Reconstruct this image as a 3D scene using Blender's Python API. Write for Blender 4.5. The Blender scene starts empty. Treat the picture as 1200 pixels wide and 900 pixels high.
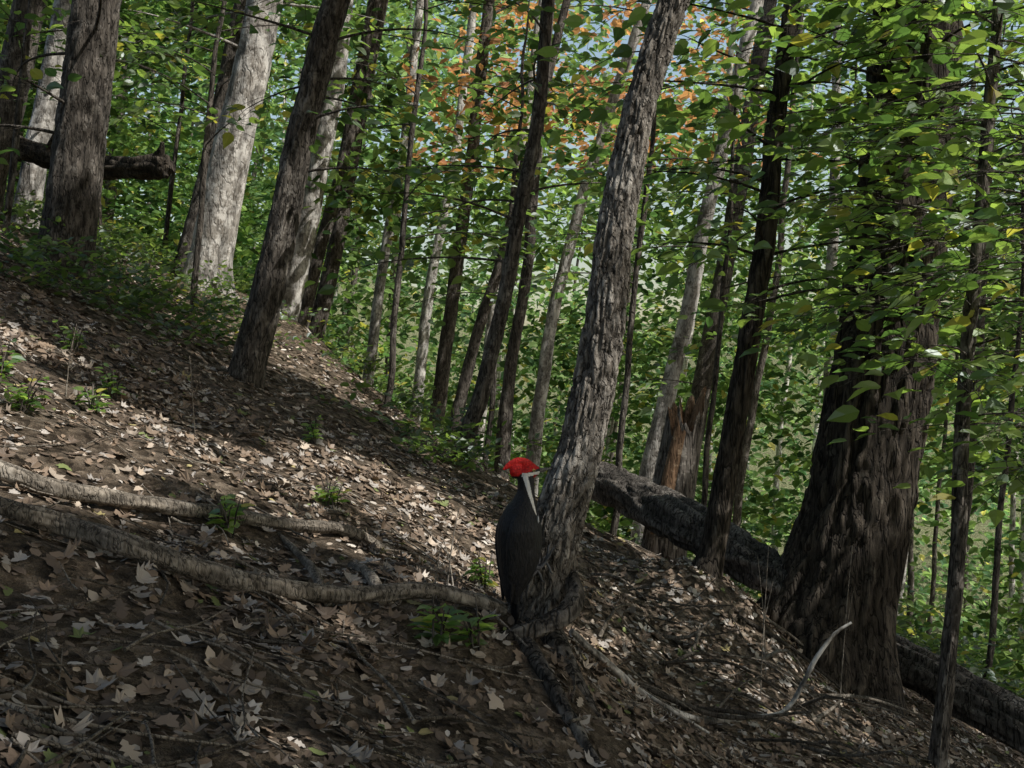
import bpy, bmesh, math, random
import numpy as np
from mathutils import Vector, Matrix, Euler
rng=np.random.default_rng(11); random.seed(5)
SC=bpy.context.scene
SUN=np.array([.56,-.26,.78]); SUN/=np.linalg.norm(SUN)

# ---------------------------------------------------------------- noise
def _h(i,j,k,s):
    n=(i.astype(np.int64)*374761393+j.astype(np.int64)*668265263+k.astype(np.int64)*1274126177+s*974634777)&0xffffffff
    n=((n^(n>>13))*1103515245)&0xffffffff
    n=((n^(n>>15))*668265263)&0xffffffff
    return ((n^(n>>16))&0xffffff)/float(0xffffff)
def vn(P,s=0):
    P=np.asarray(P,float); I=np.floor(P); F=P-I; F=F*F*(3-2*F); I=I.astype(np.int64)
    i,j,k=I[...,0],I[...,1],I[...,2]; x,y,z=F[...,0],F[...,1],F[...,2]
    def l(a,b,t): return a+(b-a)*t
    return l(l(l(_h(i,j,k,s),_h(i+1,j,k,s),x),l(_h(i,j+1,k,s),_h(i+1,j+1,k,s),x),y),
             l(l(_h(i,j,k+1,s),_h(i+1,j,k+1,s),x),l(_h(i,j+1,k+1,s),_h(i+1,j+1,k+1,s),x),y),z)
def fbm(P,s=0,o=4):
    P=np.asarray(P,float); a=.5; r=0; t=0
    for q in range(o): r=r+a*vn(P*(2**q)+q*7.3,s+q); t+=a; a*=.5
    return r/t
# ---------------------------------------------------------------- terrain
def H(x,y):
    x=np.asarray(x,float); y=np.asarray(y,float)
    xx=16*np.tanh(x/16)
    z=-.75-.45*xx-.05*np.maximum(xx,0)+.015*np.clip(y,-20,20)
    y0=6.3+1.75*np.maximum(0,-xx)
    t=np.maximum(0,y-y0); z=z-9*np.tanh(.27*(np.sqrt(t*t+.8)-.894)/9)
    far=np.clip((y-30)/60,0,1); far=far*far*(3-2*far); z=z+far*(13+3*fbm(np.stack([x*.02,y*.02,y*0],-1),31,3)) + .42*np.clip(x,0,22)*far
    g=lambda cx,cy,s,a:a*np.exp(-((x-cx)**2+(y-cy)**2)/(2*s*s))
    z=z+g(-2.8,10.8,1.5,.25)+g(-.05,2.68,.33,.10)+g(-1.2,2.3,.5,-.065)+g(.98,5.05,.28,.24)+g(.55,3.3,.35,-.12)
    P=np.stack([x,y,np.zeros_like(x)],-1)
    z=z+.16*(fbm(P*.45,3,3)-.5)*np.clip(y/4,0,1)+.10*(fbm(P*1.9,9,3)-.5)+.045*(fbm(P*8,5,2)-.5)
    return z
def h1(x,y): return float(H(np.array([x]),np.array([y]))[0])
# ---------------------------------------------------------------- materials
def newmat(n):
    m=bpy.data.materials.new(n); m.use_nodes=True; nt=m.node_tree; nt.nodes.clear()
    return m,nt,nt.nodes.new('ShaderNodeOutputMaterial')
def N(nt,t,**k):
    n=nt.nodes.new(t)
    for a,b in k.items():
        if a in n.inputs: n.inputs[a].default_value=b
        else: setattr(n,a,b)
    return n
def mixc(nt,mode,fac,a,b):
    n=nt.nodes.new('ShaderNodeMix'); n.data_type='RGBA'; n.blend_type=mode
    for s,v in ((0,fac),(6,a),(7,b)):
        if hasattr(v,'is_output'): nt.links.new(v,n.inputs[s])
        else: n.inputs[s].default_value=v
    return n.outputs[2]
def ramp(nt,src,stops):
    r=nt.nodes.new('ShaderNodeValToRGB'); e=r.color_ramp.elements
    while len(e)<len(stops): e.new(.5)
    for q,(p,c) in zip(e,stops): q.position=p; q.color=(*c,1)
    nt.links.new(src,r.inputs[0]); return r.outputs[0]
def bark(name,dark,mid,pale,sc=14,bump=.5,palec=.62,st=.22,crack=.3):
    m,nt,o=newmat(name); L=nt.links.new
    tc=N(nt,'ShaderNodeTexCoord'); mp=N(nt,'ShaderNodeMapping'); mp.inputs['Scale'].default_value=(sc,sc,sc*st)
    L(tc.outputs['Object'],mp.inputs[0])
    n1=N(nt,'ShaderNodeTexNoise',Scale=3.2,Detail=5,Roughness=.8); L(mp.outputs[0],n1.inputs[0])
    n2=N(nt,'ShaderNodeTexNoise',Scale=6.5,Detail=4,Roughness=.8); L(tc.outputs['Object'],n2.inputs[0])
    n3=N(nt,'ShaderNodeTexNoise',Scale=2.1,Detail=2,Roughness=.6); L(mp.outputs[0],n3.inputs[0])
    c=ramp(nt,n1.outputs[0],[(.38,dark),(.49,[(a+b)/2 for a,b in zip(dark,mid)]),(.60,mid)])
    pf=ramp(nt,n2.outputs[0],[(palec-.05,(0,0,0)),(palec+.04,(.85,.85,.85))])
    c=mixc(nt,'MIX',pf,c,(*pale,1))
    cr=ramp(nt,n3.outputs[0],[(.455,(1,1,1)),(.5,(crack,crack,crack)),(.545,(1,1,1))])
    c=mixc(nt,'MULTIPLY',1,c,cr)
    a=N(nt,'ShaderNodeAttribute',attribute_name='Col'); c=mixc(nt,'MULTIPLY',1.0,c,a.outputs[0])
    b=N(nt,'ShaderNodeBsdfPrincipled',Roughness=.92); b.inputs['Specular IOR Level'].default_value=.2; L(c,b.inputs['Base Color'])
    ad=N(nt,'ShaderNodeMath',operation='ADD'); L(n1.outputs[0],ad.inputs[0]); L(cr,ad.inputs[1])
    bp=N(nt,'ShaderNodeBump',Strength=bump,Distance=.015); L(ad.outputs[0],bp.inputs['Height']); L(bp.outputs[0],b.inputs['Normal'])
    L(b.outputs[0],o.inputs[0]); return m
def leafmat(name,trans=.5,tb=1.7,gl=.06,rough=.45):
    m,nt,o=newmat(name); L=nt.links.new
    a=N(nt,'ShaderNodeAttribute',attribute_name='Col'); c=a.outputs[0]
    d=N(nt,'ShaderNodeBsdfDiffuse'); L(c,d.inputs[0]); out=d.outputs[0]
    if trans>0:
        t=N(nt,'ShaderNodeBsdfTranslucent'); tcx=mixc(nt,'MULTIPLY',1,c,(tb*1.05,tb*1.12,tb*.7,1)); L(tcx,t.inputs[0])
        ms=N(nt,'ShaderNodeMixShader'); ms.inputs[0].default_value=trans; L(out,ms.inputs[1]); L(t.outputs[0],ms.inputs[2]); out=ms.outputs[0]
    if gl>0:
        g=N(nt,'ShaderNodeBsdfGlossy',Roughness=rough); g.inputs[0].default_value=(.9,.95,1,1)
        m2=N(nt,'ShaderNodeMixShader'); m2.inputs[0].default_value=gl; L(out,m2.inputs[1]); L(g.outputs[0],m2.inputs[2]); out=m2.outputs[0]
    L(out,o.inputs[0]); return m
B_DARK=bark('bark_dark',(.055,.046,.037),(.19,.165,.14),(.30,.27,.235),15,.8,.60)
B_BIRD=bark('bark_scaly',(.13,.11,.088),(.40,.36,.31),(.56,.52,.46),20,1.,.56,.42,.42)
B_PALE=bark('bark_pale',(.17,.15,.125),(.42,.39,.35),(.66,.63,.58),7,.6,.5,.3,.5)
B_BIG=bark('bark_furrowed',(.028,.023,.018),(.11,.09,.07),(.17,.15,.12),12,1.,.64,.12,.25)
B_ROOT=bark('bark_root',(.15,.125,.095),(.38,.33,.27),(.48,.43,.36),30,.6,.6)
B_LOG=bark('bark_log',(.055,.047,.039),(.21,.185,.16),(.34,.31,.27),13,1.,.60,.12,.25)
B_WOOD=bark('broken_wood',(.12,.07,.04),(.36,.22,.13),(.5,.36,.23),26,.6,.6,.08)
LEAF=leafmat('leaf_green',.5,2.3,.07); LEAFB=leafmat('leaf_far',.4,2.0,0); LEAFC=leafmat('leaf_shade_canopy',0,1,0); LITTER=leafmat('leaf_litter',0,1,.02,.5)
# ---------------------------------------------------------------- mesh builder
class MB:
    def __init__(s): s.V=[];s.C=[];s.F=[];s.n=0
    def add(s,v,f,mat=0,col=None,smooth=False):
        v=np.asarray(v,float); f=np.asarray(f,np.int64)
        if col is None: col=np.ones((len(v),3))
        s.V.append(v); s.C.append(np.asarray(col,float)); s.F.append((f+s.n,mat,smooth)); s.n+=len(v)
    def build(s,name,mats,parent=None):
        V=np.concatenate(s.V); C=np.concatenate(s.C); C=np.concatenate([C,np.ones((len(C),1))],1)
        me=bpy.data.meshes.new(name)
        me.vertices.add(len(V)); me.vertices.foreach_set('co',V.astype(np.float32).ravel())
        lv=np.concatenate([f.ravel() for f,_,_ in s.F]); cnt=np.concatenate([np.full(len(f),f.shape[1]) for f,_,_ in s.F])
        mi=np.concatenate([np.full(len(f),m) for f,m,_ in s.F]); sm=np.concatenate([np.full(len(f),q) for f,_,q in s.F])
        st=np.concatenate([[0],np.cumsum(cnt)[:-1]])
        me.loops.add(len(lv)); me.loops.foreach_set('vertex_index',lv.astype(np.int32))
        me.polygons.add(len(cnt)); me.polygons.foreach_set('loop_start',st.astype(np.int32))
        for m in mats: me.materials.append(m)
        me.update(calc_edges=True)
        me.polygons.foreach_set('material_index',mi.astype(np.int32)); me.polygons.foreach_set('use_smooth',sm.astype(bool))
        at=me.color_attributes.new('Col','FLOAT_COLOR','POINT'); at.data.foreach_set('color',C.astype(np.float32).ravel())
        o=bpy.data.objects.new(name,me); SC.collection.objects.link(o)
        if parent: o.parent=parent
        return o
def nrm(a): 
    a=np.asarray(a,float); return a/np.maximum(np.linalg.norm(a,axis=-1,keepdims=True),1e-9)
def catmull(P,ds):
    P=np.asarray(P,float); out=[]
    Q=np.vstack([2*P[0]-P[1],P,2*P[-1]-P[-2]])
    for i in range(1,len(Q)-2):
        a,b,c,d=Q[i-1:i+3]; n=max(1,int(np.linalg.norm(c[:3]-b[:3])/ds))
        t=(np.arange(n)/n)[:,None]
        out.append(.5*((2*b)+(-a+c)*t+(2*a-5*b+4*c-d)*t*t+(-a+3*b-3*c+d)*t**3))
    out.append(P[-1:]); return np.vstack(out)
def tube(mb,pts,nseg=12,ds=.05,amp=0.,fr=20,stretch=.25,mat=0,seed=0,flare=None,tint=1.,wob=0.):
    R=catmull(pts,ds); c=R[:,:3]; r=np.maximum(R[:,3],.0005); M=len(c)
    if wob>0:
        s0=np.arange(M)*ds
        for k in (0,1): c[:,k]+=wob*(vn(np.stack([s0*2.3,s0*0+k*9,s0*0+seed],-1),seed)-.5)*2
    T=nrm(np.gradient(c,axis=0)); ov=nrm(c[-1]-c[0]); ref=np.array([0,1.,0]) if abs(ov[1])<.8 else np.array([0,0,1.])
    A=nrm(np.cross(T,ref)); B=np.cross(T,A)
    th=np.linspace(0,2*np.pi,nseg,endpoint=False); ct,st=np.cos(th),np.sin(th)
    s=np.concatenate([[0],np.cumsum(np.linalg.norm(np.diff(c,axis=0),axis=1))])
    rr=np.repeat(r[:,None],nseg,1)
    if flare:
        fa,fh,fk,ph=flare; e=np.exp(-s/fh)[:,None]
        rr=rr*(1+fa*e*(.45+.55*np.clip(np.cos(fk*th+ph)[None]*.8+.35*np.cos((fk+2)*th+ph*2)[None],-.6,1)))
    col=np.full((M,nseg,3),tint,float)
    if amp>0:
        P=np.stack([ct[None]*r[:,None]*fr,st[None]*r[:,None]*fr,np.repeat((s*fr*stretch)[:,None],nseg,1)],-1)
        w=(fbm(P*.6+31,seed+5,2)-.5)[...,None]*1.2
        n=fbm(P+w,seed,3); rg=np.clip(1-np.abs(2*n-1)*2.6,0,1)
        rr=rr+amp*((1-rg)-.5)*2+amp*.8*(fbm(P*.25,seed+2,2)-.5)*2
        col*= (1.15-.75*rg)[...,None]
    V=c[:,None]+rr[...,None]*(A[:,None]*ct[None,:,None]+B[:,None]*st[None,:,None])
    i=np.arange(M-1)[:,None]*nseg; j=np.arange(nseg)[None]; k=(j+1)%nseg
    F=np.stack([i+j,i+k,i+nseg+k,i+nseg+j],-1).reshape(-1,4)
    mb.add(V.reshape(-1,3),F,mat,col.reshape(-1,3),True)
    for e,fl in ((0,1),(M-1,0)):
        ring=V[e]; cc=ring.mean(0)[None]; vv=np.vstack([cc,ring]); a=np.arange(nseg)+1; b=np.roll(a,-1)
        f=np.stack([np.zeros(nseg,int),b,a],-1) if fl else np.stack([np.zeros(nseg,int),a,b],-1)
        mb.add(vv,f,mat,np.full((nseg+1,3),tint*.8))
    return R
# ---------------------------------------------------------------- gaps cut in added canopy and crowns to place sun patches
OPEN=[((-1.72,3.15),.2),((-1.52,3.3),.24),((-1.30,3.42),.24),((-1.08,3.5),.2),((-1.22,2.62),.03),((-1.95,3.35),.2),((-.42,4.15),.24),((-.2,4.1),.18),((-.58,4.38),.16),
      ((-1.95,9.2),.5),((-1.6,8.2),.25),((-2.3,9.8),.4),((-2.9,9.4),.35),((-1.7,7.4),.12),((1.8,6.6),.2),((-2.1,4.1),.05),((.55,6.7),.15)]
OPN=[(np.array([x,y,h1(x,y)]),r+.30) for (x,y),r in OPEN]+[(np.array([-2.7,9.9,2.6]),.55),(np.array([-2.85,9.9,1.7]),.5),(np.array([-4.2,9.4,2.6]),.5),(np.array([.6,12,1.6]),.5),
     (np.array([1.7,11,.2]),.6),(np.array([.8,6.4,-.7]),.30),(np.array([.3,2.7,.6]),.19),(np.array([.2,2.7,-.1]),.15),(np.array([.36,2.7,.85]),.20),(np.array([1.85,5.1,-.2]),.2),(np.array([-1.3,6,1.0]),.22)]
OPG=list(OPN)
for q in range(24): OPN.append((np.array([rng.uniform(1.1,2.8),rng.uniform(3.2,5.6),rng.uniform(.5,2.2)]),rng.uniform(.36,.6)))
for q in range(16): OPN.append((np.array([rng.uniform(-3,2.5),rng.uniform(6.8,9),rng.uniform(1.2,3.0)]),rng.uniform(.4,.65)))
def keep(p,tmin=1.2,ops=None):
    k=np.ones(len(p),bool)
    for c,r in (OPN if ops is None else ops):
        w=p-c; t=w@SUN; d2=(w*w).sum(1)-t*t; cand=np.where((t>tmin)&(d2<(r*1.4)**2))[0]
        if len(cand)==0: continue
        ww=w[cand]-t[cand,None]*SUN
        rr=r*(.8+.4*vn(ww*5+np.array([c[0],c[1],3.]),5)); k[cand[np.sqrt(np.maximum(d2[cand],0))<rr]]=False
    return k
# ---------------------------------------------------------------- leaves
LT=(np.array([[0,0,0],[.28,.27,.05],[.66,.25,.05],[1,0,-.10],[.66,-.25,.05],[.28,-.27,.05]]),np.array([[0,1,2,3],[0,3,4,5]]))
LT2=(np.array([[0,0,0],[.14,.0,-.0],[.28,.2,.04],[.5,.27,.06],[.76,.18,.04],[1.05,0,-.12],[.76,-.18,.04],[.5,-.27,.06],[.28,-.2,.04],[.5,0,0]]),
     np.array([[1,2,3,9],[9,3,4,5],[9,5,6,7],[1,9,7,8]]))
def lobed(kind):
    if kind=='maple':
        o=[(0,.0),(.08,.22),(-.02,.42),(.22,.36),(.34,.55),(.48,.34),(.56,.2),(.72,.22),(1,0)]
    else:
        o=[(0,.03),(.12,.14),(.22,.10),(.32,.27),(.42,.13),(.55,.32),(.66,.14),(.82,.2),(1,0)]
    pts=o+[(a,-b) for a,b in o[-2:0:-1]]
    v=[(.45,0,0)]+[(a,b,(a-.45)**2*.5+b*b*.9) for a,b in pts]
    n=len(pts); f=[(0,1+i,1+(i+1)%n) for i in range(n)]
    return np.array(v,float),np.array(f)
LM=lobed('maple'); LO=lobed('oak')
def leaves(mb,pos,d,up,size,col,T=LT,mat=1,curl=None,smooth=False):
    pos=np.asarray(pos); d=nrm(d); side=nrm(np.cross(up,d)); u=np.cross(d,side); v,f=T; n=len(pos)
    cu=np.ones(n) if curl is None else curl
    size=np.broadcast_to(size,(n,))
    V=pos[:,None]+size[:,None,None]*(v[None,:,0:1]*d[:,None]+v[None,:,1:2]*side[:,None]+v[None,:,2:3]*u[:,None]*cu[:,None,None])
    F=(np.arange(n)[:,None,None]*len(v)+f[None]).reshape(-1,f.shape[1])
    mb.add(V.reshape(-1,3),F,mat,np.repeat(col,len(v),0),smooth)
GREENS=np.array([[.080,.130,.034],[.115,.168,.042],[.15,.205,.050],[.055,.10,.030]])
def greens(n,yel=.05,org=0.,k=1.):
    c=GREENS[rng.integers(0,4,n)]*rng.uniform(.7,1.35,(n,1))*k
    q=rng.random(n); c[q<yel]=np.array([.28,.25,.05])*k; m=q>1-org
    c[m]=(np.array([.30,.10,.035])*rng.uniform(.6,1.2,(m.sum(),1)))*k
    return c
class Foliage:
    def __init__(s): s.p=[];s.d=[];s.u=[];s.z=[];s.tw=[]
    def spray(s,p0,d,L,ls,droop=.25):
        d=nrm(d); up=nrm(np.array([0,0,1.])+rng.normal(0,.2,3)); side=nrm(np.cross(up,d))
        n=max(3,int(L/(ls*.9))); sg=1; axis=[]
        for i in range(n+1):
            t=i/n; p=p0+d*L*t-np.array([0,0,1.])*droop*L*t*t; axis.append(p)
            if i==0: continue
            sg=-sg; td=nrm(d*.75+sg*side*.8+rng.normal(0,.1,3)); tl=.42*L*(1.05-.75*t)*rng.uniform(.6,1.15)
            m=max(1,int(tl/(ls*.5))); end=p+td*tl-np.array([0,0,droop*tl*.7])
            if tl>.05: s.tw.append((p,end,.0011))
            for j in range(1,m+1):
                w=j/m; q=p+(end-p)*w; sj=1 if j%2 else -1
                sd=nrm(np.cross(up,td)); ld=nrm(td*.65+sj*sd*.75+rng.normal(0,.22,3)-np.array([0,0,.38])) if j<m else td
                s.p.append(q); s.d.append(ld); s.u.append(up+rng.normal(0,.42,3)); s.z.append(ls*rng.uniform(.55,1.3))
        for a,b in zip(axis[:-1],axis[1:]): s.tw.append((a,b,.0016))
    def limb(s,mb,p0,d,L,r,ls,nsp,mat=0,rise=.25,start=.25,sl=.5):
        p0=np.asarray(p0,float); d=nrm(d); pts=[]
        side=nrm(np.cross([0,0,1.],d)); wob=rng.uniform(-.15,.15)
        for t in np.linspace(0,1,6):
            p=p0+d*L*t+np.array([0,0,rise*L*(t-1.1*t*t)])+side*wob*L*math.sin(t*3)
            pts.append([*p,r*(1-.85*t)])
        R=tube(mb,pts,6,.08,mat=mat,tint=.7)
        for i in range(nsp):
            t=start+(1-start)*(i+rng.random()*.6)/nsp; t=min(t,.99); q=R[int(t*(len(R)-1))][:3]; sg=1 if i%2 else -1
            a=rng.uniform(.5,1.1); dd=nrm(d*math.cos(a)+sg*side*math.sin(a)+np.array([0,0,rng.uniform(-.35,.35)]))
            if i==nsp-1: dd=d
            s.spray(q,dd,sl*rng.uniform(.6,1.2)*(1.1-.4*t),ls)
    def emit(s,mb,yel=.05,org=0.,k=1.,T=LT2,mat=1,twm=0,cull=True):
        if s.p:
            P=np.array(s.p); kp=np.ones(len(P),bool)
            if cull: kp=keep(P,1.0,OPG)&(keep(P,1.0)|(P[:,2]<3.2))
            n=int(kp.sum())
            leaves(mb,P[kp],np.array(s.d)[kp],np.array(s.u)[kp],np.array(s.z)[kp],greens(n,yel,org,k),T,mat)
        if s.tw:
            a=np.array([t[0] for t in s.tw]); b=np.array([t[1] for t in s.tw]); r=np.array([t[2] for t in s.tw])[:,None]
            if cull:
                kp=keep(b,1.0,OPG); a,b,r=a[kp],b[kp],r[kp]
            if len(a):
                d=nrm(b-a); u=nrm(np.cross(d,[.1,.2,1.])); w=np.cross(d,u); V=[]
                for q in (a,b):
                    for k2 in range(3):
                        an=k2*2.094; V.append(q+r*(u*math.cos(an)+w*math.sin(an)))
                V=np.stack(V,1); base=np.array([[0,1,4,3],[1,2,5,4],[2,0,3,5]])
                F=(np.arange(len(a))[:,None,None]*6+base[None]).reshape(-1,4)
                mb.add(V.reshape(-1,3),F,twm,np.full((len(a)*6,3),.5))
# ---------------------------------------------------------------- trees
def trunk_pts(d,xz,top=8.5,dy=.02,bury=.15):
    """xz: list (x,z,r) from base up in metres, tree standing at y=d"""
    P=[]; x0,z0,r0=xz[0]; g=h1(x0,d)
    for (x,z,r) in xz: P.append([x,d+dy*(z-z0),z,r])
    sl=(xz[1][0]-xz[0][0])/max(.1,xz[1][1]-xz[0][1])
    if z0>g-bury: P.insert(0,[x0-sl*.5*(z0-g+bury),d,g-bury,r0*1.03])
    a,b=P[-2],P[-1]
    if b[2]<top:
        q=(top-b[2]); s=(b[0]-a[0])/(b[2]-a[2]); P.append([b[0]+s*q*.5,b[1]+.1,b[2]+q*.5,b[3]*.8]); P.append([b[0]+s*q*.85,b[1]+.15,top,b[3]*.45])
    return P
def tree(name,d,xz,mat,nseg=24,ds=.05,amp=.006,fr=28,flare=(.5,.12,3,0.),top=8.5,seed=0,limbs=(),ls=.075,yel=.05,org=0.,k=1.,high=4,wob=.0,rnd=None):
    mb=MB(); P=trunk_pts(d,xz,top); R=tube(mb,P,nseg,ds,amp,fr,.22,0,seed,flare,wob=wob)
    F=Foliage(); limbs=list(limbs)
    if rnd:   # (count, zlo, zhi, length, azimuth centre, azimuth spread, limb radius, sprays, spray length)
        for (cn,zl,zh,Lm,a0,asp,r_,nsp,sl) in rnd:
            for q in range(cn):
                a=a0+rng.uniform(-asp,asp); limbs.append((zl+(zh-zl)*(q+rng.random())/cn,math.cos(a),math.sin(a),rng.uniform(-.08,.15),Lm*rng.uniform(.65,1.15),r_,nsp,sl))
    for (z,dx,dy,dz,L,r,nsp,sl) in limbs:
        i=int(np.argmin(np.abs(R[:,2]-z))); F.limb(mb,R[i,:3],[dx,dy,dz],L,r,ls,nsp,sl=sl)
    zt=R[-1,2]
    for i in range(high):  # crown above
        z=zt-(zt-4.6)*rng.random()**1.3; q=int(np.argmin(np.abs(R[:,2]-z))); a=rng.uniform(0,6.28)
        F.limb(mb,R[q,:3],[math.cos(a),math.sin(a),.45],rng.uniform(1.2,2.2),.022,.16,6,sl=.8)
    F.emit(mb,yel,org,k)
    return mb.build(name,[mat,LEAF])
PI=math.pi
tree('woodpecker_tree',2.7,[(.040,-.66,.078),(.060,-.60,.073),(.119,-.3825,.066),(.187,-.135,.057),(.2385,.135,.052),(.2745,.45,.047),(.3375,.72,.041),(.41,.945,.039),(.47,1.12,.039),(.62,1.6,.037)],
     B_BIRD,144,.006,.0045,85,(.35,.09,4,.6),8,1,wob=.006,high=4)
tree('maple_tree',7.0,[(-3.10,.60,.22),(-3.04,1.0,.175),(-2.93,2.0,.16),(-2.81,2.98,.15)],B_DARK,64,.03,.008,26,(.55,.22,4,.3),9,2,
     rnd=[(7,1.6,3.2,1.1,0,3.1,.014,6,.5)],ls=.11)
tree('sycamore_tree',10.0,[(-2.99,.95,.24),(-2.93,1.3,.20),(-2.75,2.25,.185),(-2.55,3.1,.17),(-2.40,3.9,.165)],B_PALE,48,.04,.006,12,(.4,.25,4,.1),10,3,
     rnd=[(4,2.8,4,1.5,0,3,.02,7,.6)],ls=.12)
tree('maple_tree',10.7,[(-3.42,1.2,.12),(-3.2,2.1,.105),(-3.0,3.1,.10),(-2.8,4.1,.095)],B_DARK,24,.05,.006,22,top=10,seed=4,ls=.1)
tree('maple_tree',6.0,[(-1.58,-.04,.112),(-1.53,.18,.098),(-1.41,.65,.092),(-1.265,1.4,.083),(-1.12,1.95,.08),(-.99,2.45,.075)],B_DARK,56,.025,.006,34,(.5,.12,3,1.),8.5,5,wob=.006,
     rnd=[(7,1.1,2.6,1.0,0,1.0,.010,6,.42),(4,1.7,2.6,.9,PI,.8,.010,6,.42)],ls=.11)
tree('oak_tree',11.0,[(-2.48,.57,.135),(-2.27,1.375,.115),(-2.05,2.5,.105),(-1.9,3.3,.10),(-1.8,4.2,.095)],B_PALE,24,.05,.006,22,top=10,seed=6,ls=.1)
tree('oak_tree',12.0,[(-2.5,.5,.09),(-2.28,1.5,.08),(-2.0,2.5,.075),(-1.8,3.6,.07)],B_DARK,20,.06,.005,22,top=10,seed=7,ls=.1)
tree('oak_tree',12.3,[(-2.40,.45,.11),(-2.15,1.5,.095),(-1.95,2.6,.09),(-1.7,4.0,.085)],B_DARK,20,.06,.005,22,top=10,seed=8,ls=.1)
tree('maple_sapling',6.5,[(-.342,-.53,.062),(-.30,-.35,.054),(-.16,.054,.05),(0,.81,.047),(.173,1.79,.042),(.24,2.55,.038)],B_DARK,36,.03,.003,40,(.4,.1,3,0),8,9,wob=.008,
     rnd=[(13,.75,2.7,1.0,0,3.1,.009,7,.45)],ls=.11)
tree('beech_tree',5.05,[(.97,-.92,.072),(1.0,-.8,.06),(1.075,-.375,.056),(1.167,.167,.053),(1.27,.833,.05),(1.325,1.375,.045),(1.40,2.0,.04)],B_BIG,40,.025,.004,36,(.7,.12,3,.5),8,10,wob=.01,
     rnd=[(10,.5,2.1,1.0,-PI*.7,.9,.008,8,.45),(9,.2,2.0,.9,0,1.2,.008,8,.42)],ls=.11,k=1.15)
tree('tulip_tree',5.3,[(1.52,-1.60,.36),(1.60,-1.3,.32),(1.66,-1.10,.285),(1.79,-.66,.262),(1.92,.04,.25),(2.0,.66,.235),(2.08,1.32,.222),(2.14,2.1,.21)],B_BIG,144,.016,.016,17,(.55,.3,4,2.4),9,11,
     rnd=[(16,.8,2.2,1.2,-PI*.55,1.1,.011,9,.45)],ls=.115,k=1.15)
tree('beech_sapling',4.0,[(1.665,-1.45,.036),(1.69,-1.25,.032),(1.76,-.5,.03),(1.79,0,.028),(1.85,.667,.026),(1.9,1.17,.022),(1.93,1.6,.018)],B_DARK,20,.03,.002,50,(.5,.08,3,0),2.6,12,wob=.012,high=0,
     rnd=[(19,.0,1.7,.85,PI,1.2,.0055,9,.38),(10,-.2,1.6,.6,0,1.2,.005,7,.36)],ls=.108,k=1.2)
tree('beech_sapling',4.4,[(2.45,-1.9,.03),(2.42,-.8,.028),(2.38,0,.026),(2.36,.8,.022),(2.34,1.6,.018)],B_DARK,16,.04,.002,50,(.5,.08,3,0),2.8,13,wob=.01,high=0,
     rnd=[(22,-.4,1.9,.95,PI,.9,.0055,9,.4)],ls=.11,k=1.2)
tree('beech_sapling',3.5,[(2.05,-1.75,.022),(2.03,-.8,.02),(2.0,0,.018),(1.97,.8,.015),(1.95,1.4,.012)],B_DARK,12,.05,.002,50,(.5,.08,3,0),2.2,15,wob=.01,high=0,
     rnd=[(12,.3,1.5,.8,PI,.7,.0045,8,.34)],ls=.10,k=1.25)
for i,(x,y,zb) in enumerate(((-1.0,8.2,.9),(.75,7.6,.45),(1.5,8.4,-.1),(2.6,7.4,-.3),(-.25,9.2,.7),(-2.6,8.3,1.9),(3.6,7.8,-.8),(-3.9,7.9,2.4),(-3.7,10.9,2.5),(-5.2,10.4,3.1))):
    z=h1(x,y); tree('understory_sapling',y,[(x,z,.028),(x+.1,z+1.2,.024),(x+.25,z+2.6,.02),(x+.35,z+3.8,.014)],B_DARK,10,.08,.002,40,None,z+4.6,50+i,high=0,wob=.02,
         rnd=[(9,zb,max(3.1,zb+1.6),1.1,0,3.14,.007,7,.48)],ls=.125)
mid=[('oak_tree',11,[(1.44,-1.2,.11),(1.62,-.35,.095),(1.86,.64,.085),(2.1,1.8,.08),(2.45,3.3,.075)],B_PALE),
     ('birch_tree',12,[(.22,-1.1,.09),(.40,.3,.075),(.62,1.4,.07),(.95,2.6,.065),(1.35,3.8,.06)],B_PALE),
     ('maple_tree',13,[(-.95,-.4,.10),(-.75,1.2,.085),(-.55,2.6,.08),(-.4,4,.075)],B_DARK),
     ('maple_tree',11,[(-.62,-.5,.075),(-.38,.5,.06),(-.12,1.3,.055),(.15,2.4,.05)],B_DARK),
     ('oak_tree',10,[(-.1,-.7,.075),(0,.2,.06),(.15,1.2,.055),(.25,2.3,.05)],B_DARK),
     ('maple_tree',10,[(3.35,-2.1,.11),(3.3,-.6,.10),(3.45,1.0,.095),(3.6,2.5,.09),(3.7,4,.08)],B_DARK),
     ('oak_tree',8,[(3.3,-2.6,.05),(3.5,-1.4,.042),(3.65,0,.04),(3.75,1.5,.038)],B_DARK),
     ('oak_tree',9,[(-4.62,1.8,.16),(-4.45,2.4,.14),(-4.22,3.5,.13)],B_DARK),
     ('sycamore_tree',9.6,[(-4.55,1.6,.12),(-4.4,2.5,.11),(-4.2,3.6,.10)],B_PALE),
     ('oak_tree',15,[(2.4,-2.3,.16),(2.8,0,.14),(3.3,2.6,.13),(3.7,5,.12)],B_DARK),
     ('oak_tree',14,[(4.6,-3,.16),(4.75,0,.15),(5.0,2.6,.14),(5.2,4.8,.13)],B_DARK),
     ('birch_tree',14,[(-2.0,-.3,.08),(-1.8,1.4,.07),(-1.5,3.2,.065),(-1.3,5,.06)],B_PALE),
     ('birch_tree',16,[(-1.55,-1.0,.09),(-1.3,1.4,.08),(-.9,3.6,.07),(-.6,6,.065)],B_PALE),
     ('birch_tree',15,[(-.5,-1.2,.07),(-.3,1.0,.065),(.1,3.2,.06),(.4,5.4,.05)],B_PALE)]
for i,(n,d,xz,m) in enumerate(mid):
    tree(n,d,xz,m,18,.07,.005,20,top=xz[-1][1]+5,seed=30+i,ls=.12,high=3,wob=.01)
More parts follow.
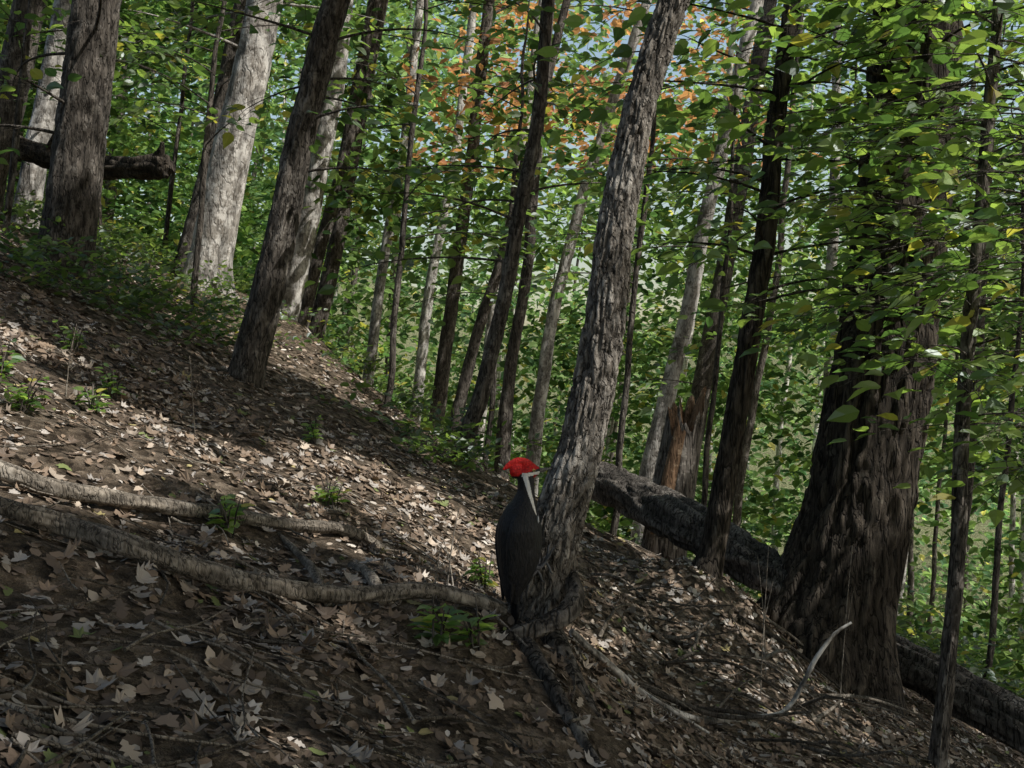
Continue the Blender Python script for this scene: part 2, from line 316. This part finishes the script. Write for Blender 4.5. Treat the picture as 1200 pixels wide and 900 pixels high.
# ---------------------------------------------------------------- ground
def axis(lo,f0,f1,hi,df):
    a=f0-np.geomspace(df,f0-lo,46)[::-1]; b=f1+np.geomspace(df,hi-f1,52); return np.concatenate([a,np.arange(f0,f1,df),b])
xs=axis(-500,-4.5,4.5,500,.03); ys=axis(-120,.4,10,700,.03)
X,Y=np.meshgrid(xs,ys); Z=H(X,Y); nx,ny=len(xs),len(ys)
i=np.arange(ny-1)[:,None]*nx+np.arange(nx-1)[None]
gc=np.where((Y>24)[...,None],np.array([.10,.135,.095])/.12,np.array([1.,1,1])).reshape(-1,3)  # far hillside green, paled so haze is put into its colour
mb=MB(); mb.add(np.stack([X,Y,Z],-1).reshape(-1,3),np.stack([i,i+1,i+nx+1,i+nx],-1).reshape(-1,4),0,gc,True)
m,nt,o=newmat('forest_floor'); L=nt.links.new
tc=N(nt,'ShaderNodeTexCoord'); nn=N(nt,'ShaderNodeTexNoise',Scale=14,Detail=6,Roughness=.75); L(tc.outputs['Object'],nn.inputs[0])
vo=N(nt,'ShaderNodeTexVoronoi',Scale=34); wv=mixc(nt,'LINEAR_LIGHT',.06,tc.outputs['Object'],nn.outputs[1]); L(wv,vo.inputs[0])
c=ramp(nt,nn.outputs[0],[(.34,(.05,.039,.028)),(.50,(.18,.145,.11)),(.66,(.38,.32,.26))])
c2=ramp(nt,vo.outputs[1],[(.1,(.4,.37,.33)),(.9,(1.5,1.42,1.32))]); c=mixc(nt,'MULTIPLY',.9,c,c2)
a=N(nt,'ShaderNodeAttribute',attribute_name='Col'); c=mixc(nt,'MULTIPLY',1,c,a.outputs[0])
b=N(nt,'ShaderNodeBsdfPrincipled',Roughness=.95); b.inputs['Specular IOR Level'].default_value=.15; L(c,b.inputs['Base Color'])
ad=N(nt,'ShaderNodeMath',operation='ADD'); L(nn.outputs[0],ad.inputs[0]); L(vo.outputs[0],ad.inputs[1])
bp=N(nt,'ShaderNodeBump',Strength=1.,Distance=.03); L(ad.outputs[0],bp.inputs['Height']); L(bp.outputs[0],b.inputs['Normal']); L(b.outputs[0],o.inputs[0])
mb.build('ground',[m])
# ---------------------------------------------------------------- leaf litter
LC=np.array([[.26,.19,.135],[.46,.38,.30],[.40,.36,.32],[.14,.105,.078],[.20,.15,.11],[.66,.59,.51]])
def litter(n,ylo,yhi,smin,smax,pw,tilt=.22):
    y=ylo+(yhi-ylo)*rng.random(n)**pw; x=(rng.random(n)*2-1)*(.60*y+.7)
    z=H(x,y); e=.03; gx=(H(x+e,y)-H(x-e,y))/(2*e); gy=(H(x,y+e)-H(x,y-e))/(2*e)
    up=nrm(np.stack([-gx,-gy,np.ones(n)],-1))+rng.normal(0,tilt,(n,3)); up=nrm(up)
    a=rng.uniform(0,6.28,n); d=np.stack([np.cos(a),np.sin(a),np.zeros(n)],-1); d=nrm(d-up*(d*up).sum(1,keepdims=True))
    s=rng.uniform(smin,smax,n); pos=np.stack([x,y,z+rng.uniform(.001,.010,n)],-1)-d*s[:,None]*.5
    c=LC[rng.choice(6,n,p=[.30,.13,.17,.20,.18,.02])]*rng.uniform(.65,1.2,(n,1)); q=rng.random(n)
    c[q<.025]=[.18,.21,.08]; c[(q>.025)&(q<.035)]=[.38,.32,.15]
    dens=fbm(np.stack([x,y,x*0],-1)*1.7,61,2); k=(dens>.42)|(rng.random(n)<.4)
    return pos[k],d[k],up[k],s[k],c[k]
mb=MB()
for T,n,a in ((LM,8500,(.7,5.5,.026,.052,1.2)),(LO,10500,(.7,6,.028,.056,1.2)),(LT,34000,(.7,6,.012,.038,1.25)),(LO,13000,(4,14,.045,.075,.9)),(LT,13000,(4,14,.04,.07,.9)),(LO,200,(.9,5,.055,.08,1.2,.3))):
    p,d,u,s,c=litter(n,*a); leaves(mb,p,d,u,s,c,T,0,curl=rng.uniform(-.8,2.2,len(p)))
mb.build('leaf_litter',[LITTER])
mb=MB()
for i in range(620):
    y=1.1+6*random.random()**1.3; x=random.uniform(-1,1)*(.55*y+.3); a=random.uniform(-.9,.9)+(0 if random.random()<.6 else 1.5); Ls=random.uniform(.05,.4)*(1 if random.random()<.85 else 1.8); r=random.uniform(.001,.0045)
    pts=[]
    for t in (-.5,-.2,.15,.5):
        px=x+math.cos(a)*Ls*t+random.uniform(-.02,.02)*Ls*3; py=y+math.sin(a)*Ls*t+random.uniform(-.02,.02)*Ls*3; pts.append([px,py,h1(px,py)+.012+r+abs(t)*.02*random.random(),r*(1-.5*(t+.5))])
    tube(mb,pts,5,.04,tint=random.uniform(.35,1.1))
mb.build('fallen_twigs',[B_ROOT])
# ---------------------------------------------------------------- roots, logs, stump
def ground_tube(name,xyr,mat,lift=.75,nseg=24,ds=.015,amp=.002,fr=60,seed=0,wob=.010,extra=()):
    mb=MB(); P=[[x,y,h1(x,y)+lift*r+dz,r] for x,y,r,dz in xyr]; tube(mb,P,nseg,ds,amp,fr,.2,0,seed,wob=wob)
    for e in extra: tube(mb,[[x,y,h1(x,y)+dz,r] for x,y,r,dz in e],10,.02,.001,60,.2,0,seed+1,wob=.004)
    return mb.build(name,[mat])
ground_tube('tree_root',[(-1.6,2.36,.022,.015),(-1.18,2.42,.022,.016),(-1.0,2.54,.021,.016),(-.82,2.74,.020,.015),(-.66,2.95,.019,.015),(-.5,3.1,.018,.01),(-.40,3.2,.012,-.01)],B_ROOT,seed=2)
ground_tube('tree_root',[(-1.5,2.0,.020,.016),(-1.06,2.10,.021,.016),(-.94,2.16,.022,.018),(-.78,2.14,.022,.02),(-.6,2.23,.022,.02),(-.41,2.38,.021,.02),(-.22,2.50,.020,.02),(-.10,2.56,.019,.018),(-.02,2.60,.017,.0)],B_ROOT,seed=3,
    extra=[[(-.42,2.36,.010,.02),(-.48,2.5,.012,.025),(-.55,2.7,.011,.02),(-.66,2.9,.007,.0)],[(-.3,2.45,.014,.015),(-.36,2.6,.015,.015),(-.44,2.8,.012,.0)]])
mb=MB(); z=h1(.05,2.6)
tube(mb,[[.16,2.68,z+.13,.014],[.165,2.62,z+.09,.022],[.13,2.565,z+.05,.026],[.06,2.53,z+.025,.023],[-.02,2.51,z+.008,.018],[-.12,2.50,z-.03,.012]],24,.012,.003,60,.2,0,4)
tube(mb,[[.08,2.68,z+.02,.04],[.14,2.5,z-.08,.028],[.22,2.32,z-.2,.02],[.3,2.2,z-.3,.015]],20,.012,.002,60,.2,0,5)
tube(mb,[[.0,2.62,z+.0,.035],[.07,2.4,h1(.07,2.4)+.012,.020],[.15,2.2,h1(.15,2.2)+.004,.014],[.24,2.0,h1(.24,2.0)-.02,.010]],20,.012,.002,60,.2,0,6)
mb.build('tree_root',[B_LOG])
ground_tube('fallen_branch',[(.17,2.85,.008,.05),(.22,2.9,.010,.04),(.30,2.95,.011,.02),(.40,3.0,.009,.02)],B_PALE,seed=7)
mb=MB(); g=h1
tube(mb,[[.18,3.1,g(.18,3.1)+.03,.008],[.42,3.25,g(.42,3.25)+.03,.010],[.62,3.4,g(.62,3.4)+.03,.010],[.80,3.5,g(.8,3.5)+.04,.010],[.95,3.55,g(.95,3.55)+.10,.009],[1.06,3.58,-.96,.008],[1.13,3.6,-.88,.007],[1.19,3.6,-.84,.005]],12,.02,.001,60,.2,0,8,wob=.006)
tube(mb,[[.3,3.2,g(.3,3.2)+.03,.006],[.45,3.1,g(.45,3.1)+.03,.006],[.6,3.12,g(.6,3.12)+.02,.004]],8,.02,0,wob=.006)
mb.build('fallen_branch',[B_PALE])
mb=MB()
for q in range(42):
    x=random.uniform(.3,1.4); y=random.uniform(3.3,4.9); a=random.uniform(-1.2,1.2); Ls=random.uniform(.2,.7); z=h1(x,y); r=random.uniform(.003,.011)
    ex,ey=x+math.cos(a)*Ls,y+math.sin(a)*Ls*.5; tube(mb,[[x,y,z+.01,r],[(x+ex)/2,(y+ey)/2,h1((x+ex)/2,(y+ey)/2)+random.uniform(.02,.12),r*.8],[ex,ey,h1(ex,ey)+random.uniform(.0,.2),r*.4]],7,.04,wob=.01,seed=q,tint=random.uniform(.2,.7))
mb.build('dead_sticks',[B_ROOT])
def log(P,seed,nseg=56,amp=.016,fr=22): 
    mb=MB(); tube(mb,P,nseg,.02,amp,fr,.15,0,seed,wob=.006); return mb
log([[.40,7.4,-.60,.12],[.78,6.6,-.72,.13],[1.02,6.0,-.82,.13],[1.25,5.6,-.94,.12],[1.5,5.25,-1.08,.10]],21).build('fallen_log',[B_LOG])
log([[1.75,6.5,-1.42,.11],[2.14,5.95,-1.55,.12],[2.5,5.45,-1.70,.12],[3.0,4.9,-1.92,.11]],22).build('fallen_log',[B_LOG])
mb=log([[-5.6,9.2,2.35,.11],[-4.5,9.1,2.12,.10],[-3.8,9.0,1.93,.095],[-3.3,8.9,1.87,.09],[-3.05,8.85,1.88,.11],[-2.95,8.83,1.9,.06]],23,32,.02)
for (dx,dz,r) in ((.06,.17,.035),(.10,-.13,.03)):
    tube(mb,[[-3.08,8.85,1.9,.06],[-3.05+dx*.6,8.8,1.9+dz*.6,r],[-3.05+dx,8.77,1.9+dz,.018]],10,.03,.006,30,.3,0,3,wob=.01)
tube(mb,[[-3.6,8.9,1.9,.02],[-3.5,8.7,1.4,.015],[-3.45,8.6,.9,.01]],8,.05,wob=.02); tube(mb,[[-4.1,9,2.0,.02],[-3.7,8.7,2.5,.015],[-3.4,8.6,3.0,.01]],8,.05,wob=.02)
mb.build('fallen_log',[B_BIG])
mb=MB(); ns=72; base=np.array([1.00,7.0,h1(1.0,7.0)-.15]); topc=np.array([1.20,7.0,-.17]); th=np.linspace(0,2*np.pi,ns,endpoint=False)
rings=[]; cols=[]; jag=.16*(vn(np.stack([np.cos(th)*5,np.sin(th)*5,th*0],-1),4)-.5)+.09*(vn(np.stack([np.cos(th)*16,np.sin(th)*16,th*0],-1),6)-.5)+.09*np.cos(th-.5)
K=40
for kq in range(K+1):
    t=kq/K; c0=base+(topc-base)*t; r=.165-.035*t; n=fbm(np.stack([np.cos(th)*4,np.sin(th)*4,th*0+t*2],-1),8,3)
    r=r+.03*(n-.5); rings.append(np.stack([c0[0]+r*np.cos(th),c0[1]+r*np.sin(th),c0[2]+jag*t**3],-1)); cols.append(np.repeat((.6+.8*n)[:,None],3,1))
for kq in range(10):
    t=kq/9; r=.10*(1-t)+.004; rings.append(np.stack([topc[0]-t*.05+r*np.cos(th),topc[1]+r*np.sin(th),topc[2]+jag*(1-t)-.03-.22*t+.05*(vn(np.stack([np.cos(th)*20*r,np.sin(th)*20*r,th*0+t*3],-1),9)-.5)],-1)); cols.append(np.full((ns,3),1.))
V=np.array(rings); M=len(V); i=np.arange(M-1)[:,None]*ns; j=np.arange(ns)[None]; kk=(j+1)%ns
F=np.stack([i+j,i+kk,i+ns+kk,i+ns+j],-1); mb.add(V.reshape(-1,3),F[:K].reshape(-1,4),0,np.array(cols).reshape(-1,3),True)
mb.F.append((F[K:].reshape(-1,4),1,True))
j0,j1=int(ns*.60),int(ns*.74); bb=j1-j0; aa=K-1-12; ii=np.arange(aa-1)[:,None]*bb+np.arange(bb-1)[None]
mb.add(V[12:K-1,j0:j1].reshape(-1,3)+np.array([0,-.006,0]),np.stack([ii,ii+1,ii+bb+1,ii+bb],-1).reshape(-1,4),1,None,True)
mb.build('broken_stump',[B_LOG,B_WOOD])
# ---------------------------------------------------------------- seedlings / undergrowth
def seedling(name,x,y,hgt,n,ls,k=1.,spread=1.):
    mb=MB(); F=Foliage(); z=h1(x,y)
    for s in range(n):
        a=random.uniform(0,6.28); e=np.array([x+math.cos(a)*hgt*.5*spread*random.random(),y+math.sin(a)*hgt*.5*spread*random.random(),z+hgt*random.uniform(.5,1.)])
        b0=np.array([x+random.uniform(-.02,.02)*spread,y+random.uniform(-.02,.02)*spread,z-.02]); mdl=(b0+e)/2+np.array([0,0,.02])
        tube(mb,[[*b0,.003],[*mdl,.0025],[*e,.0015]],5,.05,tint=.8)
        for q in range(random.randint(4,7)):
            w=.35+.65*q/6; p=b0+(e-b0)*min(w,1); aa=random.uniform(0,6.28)
            F.p.append(p); F.d.append([math.cos(aa),math.sin(aa),random.uniform(-.2,.4)]); F.u.append(np.array([0,0,1])+rng.normal(0,.3,3)); F.z.append(ls*random.uniform(.6,1.2))
    F.emit(mb,.05,0,k,cull=False); mb.build(name,[B_DARK,LEAF])
seedling('seedling_plant',-.17,2.36,.13,6,.06,1.5)
seedling('seedling_plant',-.09,2.40,.11,5,.055,1.5)
for (x,y) in ((-1.45,3.05),(-1.42,3.45),(-1.52,3.9),(-.62,3.5),(-.1,3.3),(-1.7,3.4),(-.75,2.7),(-1.9,4.4),(-.9,4.6),(-1.62,3.2)): seedling('seedling_plant',x,y,.13,7,.048,1.6)
mb=MB(); F=Foliage()
for q in range(520):
    if q<300: y=random.uniform(5.2,11); x=random.uniform(-.52*y,-.05*y)
    elif q<370: y=random.uniform(4.5,9); x=random.uniform(-.1*y,.5*y)
    else: y=random.uniform(6,9); x=random.uniform(.3*y,.62*y)
    if .1<x<1.7 and y<8: continue
    if x>1.6 and y<6.7: continue
    if fbm(np.array([x*.8,y*.8,0]),77,2)<.47: continue
    z=h1(x,y); p=np.array([x,y,z]); hh=random.uniform(.06,.3)*(2 if q>=370 else 1)
    for r_ in range(3):
        a=random.uniform(0,6.28); F.spray(p+np.array([0,0,hh*random.random()]),[math.cos(a),math.sin(a),.7],random.uniform(.2,.45),.06,.3)
F.emit(mb,.04,0,.8,LT,cull=False); mb.build('undergrowth',[B_DARK,LEAF])
mb=MB()
for (x,y,hh,l) in ((-.17,2.75,.22,.03),(-.15,2.8,.16,-.04),(-.2,2.7,.13,.02),(-1.52,3.5,.25,.03),(-1.2,3.9,.3,-.03),(1.28,4.0,.7,.05),(1.05,4.2,.5,-.04),(.95,3.9,.6,.03),(1.5,3.6,.55,.05)):
    z=h1(x,y); tube(mb,[[x,y,z-.02,.0024],[x+l*.4,y,z+hh*.5,.0018],[x+l,y+.01,z+hh,.001]],6,.03,wob=.006,tint=1.)
    tube(mb,[[x+l*.4,y,z+hh*.5,.0012],[x+l*.4+.03,y-.01,z+hh*.75,.0008]],5,.03,tint=1.)
mb.build('bare_stems',[B_ROOT])
# ---------------------------------------------------------------- unseen leaf layer added overhead to shade the scene, gaps for sun
mb=MB(); n=125000
gx=rng.uniform(-13,5.5,n); gy=rng.uniform(-8,10.5,n); hh=rng.uniform(5.5,9,n); g0=np.stack([gx,gy,-.75-.45*gx],-1)
p=g0+SUN*(hh/SUN[2])[:,None]; ok=(p[:,2]>.46*p[:,1])|(p[:,1]<0)
cl=fbm(p*np.array([.9,.9,.5]),12,2); ok&=(cl>.29)|(rng.random(n)<.5); ok&=(gx<2.8)|(rng.random(n)<.45); ok&=keep(p); p=p[ok]; n=len(p)
a=rng.uniform(0,6.28,n); d=np.stack([np.cos(a),np.sin(a),rng.normal(0,.3,n)],-1); u=np.array([0,0,1.])+rng.normal(0,.4,(n,3)); sz=rng.uniform(.18,.26,n)
leaves(mb,p-nrm(d)*sz[:,None]*.5,d,u,sz,greens(n,.05,k=.7),LT,0); mb.build('unseen_shade_canopy',[LEAFC])
# ---------------------------------------------------------------- woods behind
mb=MB()
for i in range(100):
    y=random.uniform(14,45); x=random.uniform(-1,1)*(.6*y+3); z=h1(x,y)
    if x<-3 and y<16: continue
    r=random.uniform(.05,.13); lean=random.uniform(0,.16)
    P=[[x,y,z-.2,r*1.15]]+[[x+lean*(q)*1.0+random.uniform(-.1,.1),y,z+q,r*(1-q/20)] for q in (2.5,5.5,9,14)]
    tube(mb,P,8,.5,.0,mat=0 if random.random()<.5 else 2,tint=random.uniform(.8,1.5),wob=.03)
def cluster(Nc,ylo,yhi,pw,per,thr,smul,ztk,zt0,szb,szk,seed):
    y=ylo+(yhi-ylo)*rng.random(Nc)**pw; x=rng.uniform(-1,1,Nc)*(.6*y+2); zg=H(x,y); zt=np.maximum(ztk*y+zt0,zg+1); zz=zg+.2+(zt-zg)*rng.random(Nc)
    ok=~((x<-2.2)&(y<11.5)); nz=fbm(np.stack([x,y,zz*1.4],-1)*(3.2/np.sqrt(y))[:,None]*.35,seed,2); ok&=nz>thr+.04*np.clip(zz/(.35*y),-.8,1)-np.where(x/y<-.2,.06,0)
    x,y,zz=x[ok],y[ok],zz[ok]; Nc=len(x)
    sz=szb+szk*y; off=rng.normal(0,1,(Nc,per,3))*np.stack([sz*.5,sz*.5,sz*.17],-1)[:,None]; off[...,2]-=.15*(off[...,0]**2+off[...,1]**2)/sz[:,None]
    p=(np.stack([x,y,zz],-1)[:,None]+off).reshape(-1,3); n=len(p); yy=np.repeat(y,per)
    a=rng.uniform(0,6.28,n); d=np.stack([np.cos(a),np.sin(a),rng.normal(-.25,.35,n)],-1); u=np.array([0,-.25,1.])+rng.normal(0,.55,(n,3))
    c=greens(n,.05); hue=np.repeat(fbm(np.stack([x,y,zz],-1)*.35,55,2),per); c=c*(.5+2.1*np.clip(hue-.3,0,1))[:,None]
    c=c*np.where(yy[:,None]>20,np.array([1.6,1.6,2.8]),np.array([1.05,1.1,1.4]))  # distant leaves paler and bluer: aerial haze painted into leaf colour
    aut=(np.abs(p[:,0]-1.2-.03*yy)<2.6+.02*yy)&(p[:,2]/yy>.21)&(yy>11)&(np.repeat(rng.random(Nc),per)<.6)
    m2=aut&(rng.random(n)<.72); c[m2]=np.array([.46,.22,.12])*rng.uniform(.6,1.3,(m2.sum(),1))
    k=keep(p)|(yy>14); p,d,u,c,yy=p[k],d[k],u[k],c[k],yy[k]; n=len(p)
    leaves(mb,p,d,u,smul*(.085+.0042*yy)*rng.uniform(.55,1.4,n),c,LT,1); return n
n1=cluster(2900,9.5,22,1.,46,.465,1.12,.42,1.0,.5,.028,41)
n2=cluster(2400,20,48,1.,38,.45,1.4,.38,0,.6,.04,43)
mb.build('distant_trees',[B_DARK,LEAFB,B_PALE])
print('LEAVES',n1,n2)
# ---------------------------------------------------------------- woodpecker
def ellip(c,r,rot=0.,nu=32,nv=20):
    th=np.linspace(0,2*np.pi,nu,endpoint=False); ph=np.linspace(0,np.pi,nv)
    V=np.array([[math.sin(p)*math.cos(t)*r[0],math.sin(p)*math.sin(t)*r[1],math.cos(p)*r[2]] for p in ph for t in th])
    cr,sr=math.cos(rot),math.sin(rot); V=np.stack([V[:,0]*cr+V[:,2]*sr,V[:,1],-V[:,0]*sr+V[:,2]*cr],-1)+np.array(c)
    i=np.arange(nv-1)[:,None]*nu; j=np.arange(nu)[None]; k=(j+1)%nu
    return V,np.stack([i+j,i+nu+j,i+nu+k,i+k],-1).reshape(-1,4)
def loft(S,ds=.004,nu=32):
    R=catmull([[a,0,b,c,d] for a,b,c,d in S],ds); c=R[:,:3]; T=nrm(np.gradient(c,axis=0)); Yx=np.array([0,1.,0]); A=np.cross(Yx,T)
    th=np.linspace(0,2*np.pi,nu,endpoint=False)
    V=c[:,None]+A[:,None]*(np.cos(th)[None]*R[:,3:4])[...,None]+Yx*(np.sin(th)[None]*R[:,4:5])[...,None]
    M=len(c); V=V.reshape(-1,3); i=np.arange(M-1)[:,None]*nu; j=np.arange(nu)[None]; k=(j+1)%nu
    F=[tuple(f) for f in np.stack([i+j,i+k,i+nu+k,i+nu+j],-1).reshape(-1,4)]
    F+= [tuple(range(nu))[::-1],tuple(range((M-1)*nu,M*nu))]
    return V,F
parts=[loft([(-.014,-.135,.012,.022),(-.014,-.10,.026,.034),(-.006,-.06,.042,.046),(0,-.01,.055,.054),(.0,.045,.057,.055),(.003,.085,.046,.048),(.010,.115,.031,.034),(.014,.145,.0215,.023),(.013,.175,.021,.021),(.012,.194,.017,.017)]),
       ellip((.016,0,.193),(.028,.021,.021),-.12),ellip((.034,0,.196),(.019,.015,.014),-.1),
       loft([(.034,.204,.009,.008),(.012,.216,.011,.009),(-.010,.219,.011,.007),(-.030,.212,.009,.005),(-.050,.199,.003,.002)]),
       ellip((-.012,0,.196),(.020,.013,.020),.3),
       loft([(.04,.197,.0085,.008),(.053,.198,.0062,.006),(.068,.200,.0042,.0038),(.084,.203,.0018,.0015)],.003,16)]
for sg in (-1,1):  # folded wings are part of the body outline
    parts.append(loft([(.006,.098,.010,.010),(-.004,.07,.034,.016),(-.010,.02,.040,.018),(-.014,-.04,.032,.014),(-.018,-.09,.020,.009),(-.020,-.125,.006,.004)])); v,f=parts[-1]; v=v.copy(); v[:,1]+=sg*np.interp(v[:,2],[-.125,-.05,.05,.1],[.018,.034,.043,.032]); parts[-1]=(v,f)
me=bpy.data.meshes.new('bird_raw'); VV=[];FF=[];o0=0
for v,f in parts:
    VV+= [tuple(q) for q in v]; FF+=[tuple(int(w)+o0 for w in q) for q in f]; o0+=len(v)
me.from_pydata(VV,[],FF); tmp=bpy.data.objects.new('bird_raw',me); SC.collection.objects.link(tmp)
bmx=bmesh.new(); bmx.from_mesh(me); bmesh.ops.remove_doubles(bmx,verts=bmx.verts,dist=1e-5); bmesh.ops.recalc_face_normals(bmx,faces=bmx.faces); bmx.to_mesh(me); bmx.free()
rm=tmp.modifiers.new('r','REMESH'); rm.mode='VOXEL'; rm.voxel_size=.0014; sm=tmp.modifiers.new('s','SMOOTH'); sm.iterations=5; sm.factor=.5
dg=bpy.context.evaluated_depsgraph_get(); me2=bpy.data.meshes.new_from_object(tmp.evaluated_get(dg)); bpy.data.objects.remove(tmp)
bird=bpy.data.objects.new('pileated_woodpecker',None); SC.collection.objects.link(bird)
nvx=len(me2.vertices); V=np.empty(nvx*3,np.float32); me2.vertices.foreach_get('co',V); V=V.reshape(-1,3).astype(float)
x,yl,z=V[:,0],V[:,1],V[:,2]; ay=np.abs(yl)
C=np.tile([.013,.013,.014],(nvx,1)); C=C*(.4+1.3*fbm(V*np.array([260,260,70]),3,2))[:,None]
red=(z>.2025-.30*(.040-x)*np.where(x<.04,1,0))&(x<.045)&(z>.178); red|=(x<-.008)&(z>.183)
C[red]=[.55,.014,.012]; C[red]*=(.45+1.1*fbm(V[red]*np.array([150,300,300]),8,2))[:,None]
eyeband=(~red)&(z>.1955-.1*(.04-x))&(x<.045)&(x>-.012); C[eyeband]=[.02,.02,.02]
cx=np.interp(z,[.07,.10,.13,.155,.175,.19],[.036,.026,.018,.012,.006,.003]); wd=np.interp(z,[.088,.11,.16,.19],[.0015,.0045,.006,.006])
st=(ay>.004)&(z<.188)&(z>.088)&(np.abs(x-cx)<wd); st|=(ay>.003)&(z<=.1955-.1*(.04-x))&(z>.1865-.1*(.04-x))&(x<.046)&(x>-.004)
C[st]=[.85,.83,.78]
mal=(z<.188)&(z>.180)&(x>.026)&(x<.042)&(ay>.006); C[mal]=[.35,.03,.02]
bk=(x>.048)&(z>.183); C[bk]=[.13,.125,.115]
at=me2.color_attributes.new('Col','FLOAT_COLOR','POINT'); at.data.foreach_set('color',np.concatenate([C,np.ones((nvx,1))],1).astype(np.float32).ravel())
m,nt,o=newmat('feathers'); a=N(nt,'ShaderNodeAttribute',attribute_name='Col'); b=N(nt,'ShaderNodeBsdfPrincipled',Roughness=.55); b.inputs['Specular IOR Level'].default_value=.3; nt.links.new(a.outputs[0],b.inputs['Base Color'])
tc=N(nt,'ShaderNodeTexCoord'); mp=N(nt,'ShaderNodeMapping'); mp.inputs['Scale'].default_value=(220,220,55); nn=N(nt,'ShaderNodeTexNoise',Scale=1.,Detail=4); bp=N(nt,'ShaderNodeBump',Strength=1.,Distance=.005)
nt.links.new(tc.outputs['Object'],mp.inputs[0]); nt.links.new(mp.outputs[0],nn.inputs[0]); nt.links.new(nn.outputs[0],bp.inputs['Height']); nt.links.new(bp.outputs[0],b.inputs['Normal']); nt.links.new(b.outputs[0],o.inputs[0]); FEA=m
me2.materials.clear(); me2.materials.append(FEA); me2.polygons.foreach_set('use_smooth',np.ones(len(me2.polygons),bool))
body=bpy.data.objects.new('body',me2); SC.collection.objects.link(body); body.parent=bird
def feather(mb,p0,p1,w,nv,thick=.0015,col=(.010,.010,.0115),tip=.5):
    p0=np.array(p0);p1=np.array(p1); d=nrm(p1-p0); nv=nrm(np.array(nv)-d*np.dot(nv,d)); s=np.cross(nv,d); M=9; vs=[]
    Ln=np.linalg.norm(p1-p0)
    for q in range(M):
        t=q/(M-1); ww=w*(.55+.45*min(1,t*3))*(1 if t<.7 else max(.06,math.cos((t-.7)/.3*1.5)**tip)); c0=p0+d*Ln*t
        vs+=[c0-s*ww-nv*thick*.6,c0+nv*thick,c0+s*ww-nv*thick*.6,c0-nv*thick]
    F=[]
    for q in range(M-1):
        for k in range(4): F.append([q*4+k,q*4+(k+1)%4,(q+1)*4+(k+1)%4,(q+1)*4+k])
    mb.add(vs,F,0,np.tile(col,(len(vs),1)),True)
for sg,nm in ((-1,'wing_left'),(1,'wing_right')):
    mb=MB()
    for q in range(9):
        t=q/8; feather(mb,(-.034+.040*t,sg*(.050-.002*abs(t-.5)),.02-.015*t),(-.030+.016*t,sg*(.026+.002*q*.3),-.135+.05*t),.008,(-.5+.4*t,sg,0),.0014)
    feather(mb,(.030,sg*.046,.088),(.030,sg*.050,.070),.0025,(.2,sg,0),.0012,(.65,.63,.58))
    mb.build(nm,[FEA],bird)
mb=MB()
for q in range(8):
    t=(q-3.5)/3.5; feather(mb,(-.014,t*.012,-.10),(-.004-.002*abs(t),t*.020,-.192+.022*abs(t)),.0075,(-1,t*.5,0),.0018,(.009,.009,.010),.8)
mb.build('tail',[FEA],bird)
def simplemat(n,c,r): 
    m,nt,o=newmat(n); b=N(nt,'ShaderNodeBsdfPrincipled',Roughness=r); b.inputs['Base Color'].default_value=(*c,1); nz=N(nt,'ShaderNodeTexNoise',Scale=200.); bp=N(nt,'ShaderNodeBump',Strength=.1); nt.links.new(nz.outputs[0],bp.inputs['Height']); nt.links.new(bp.outputs[0],b.inputs['Normal']); nt.links.new(b.outputs[0],o.inputs[0]); return m
EY=simplemat('eye_yellow',(.6,.45,.12),.15); PU=simplemat('pupil',(.005,.005,.005),.1); FT=simplemat('foot_grey',(.09,.09,.095),.6)
for sg,nm in ((-1,'eye_left'),(1,'eye_right')):
    mb=MB(); v,f=ellip((.026,sg*.0172,.1985),(.0040,.0035,.0040)); mb.add(v,f,0,None,True); v,f=ellip((.0262,sg*.0195,.1985),(.0020,.0018,.0020)); mb.add(v,f,1,None,True); mb.build(nm,[EY,PU],bird)
for sg,nm,zz in ((-1,'foot_left',.0),(1,'foot_right',-.03)):
    mb=MB(); tube(mb,[[.02,sg*.022,zz-.035,.008],[.045,sg*.026,zz-.045,.005],[.064,sg*.026,zz-.03,.0042]],10,.005)
    for (dy,dz) in ((-.013,.032),(.010,.036),(.022,-.004),(-.008,-.026)):
        tube(mb,[[.062,sg*.026,zz-.03,.0036],[.070,sg*.026+dy*.5,zz-.03+dz*.5,.0034],[.074,sg*.026+dy,zz-.03+dz,.0026],[.081,sg*.026+dy*1.15,zz-.03+dz*1.2,.0009]],8,.004)
    mb.build(nm,[FT],bird)
bird.location=(.018,2.58,-.415); bird.rotation_euler=(0,.03,math.radians(22))
# ---------------------------------------------------------------- light, sky, camera
w=bpy.data.worlds.new('World'); SC.world=w; w.use_nodes=True; nt=w.node_tree; bg=nt.nodes['Background']; sk=nt.nodes.new('ShaderNodeTexSky'); sk.sky_type='NISHITA'; sk.sun_disc=False
sk.sun_elevation=math.asin(SUN[2]); sk.sun_rotation=math.atan2(SUN[0],SUN[1]); sk.dust_density=2.5; sk.air_density=1.6; sk.ozone_density=.2; nt.links.new(sk.outputs[0],bg.inputs[0]); bg.inputs[1].default_value=.15
ld=bpy.data.lights.new('sun','SUN'); ld.energy=5; ld.angle=math.radians(.5); ld.color=(1,.97,.92); lo=bpy.data.objects.new('sun',ld); SC.collection.objects.link(lo)
lo.rotation_euler=Vector(-SUN).to_track_quat('-Z','Y').to_euler()
cd=bpy.data.cameras.new('camera'); co=bpy.data.objects.new('camera',cd); SC.collection.objects.link(co); co.location=(0,0,0); co.rotation_euler=(math.radians(90),0,0)
cd.sensor_width=36; cd.lens=36; cd.clip_start=.05; cd.clip_end=2000; SC.camera=co
SC.view_settings.view_transform='Standard'; SC.view_settings.look='None'; SC.view_settings.exposure=0
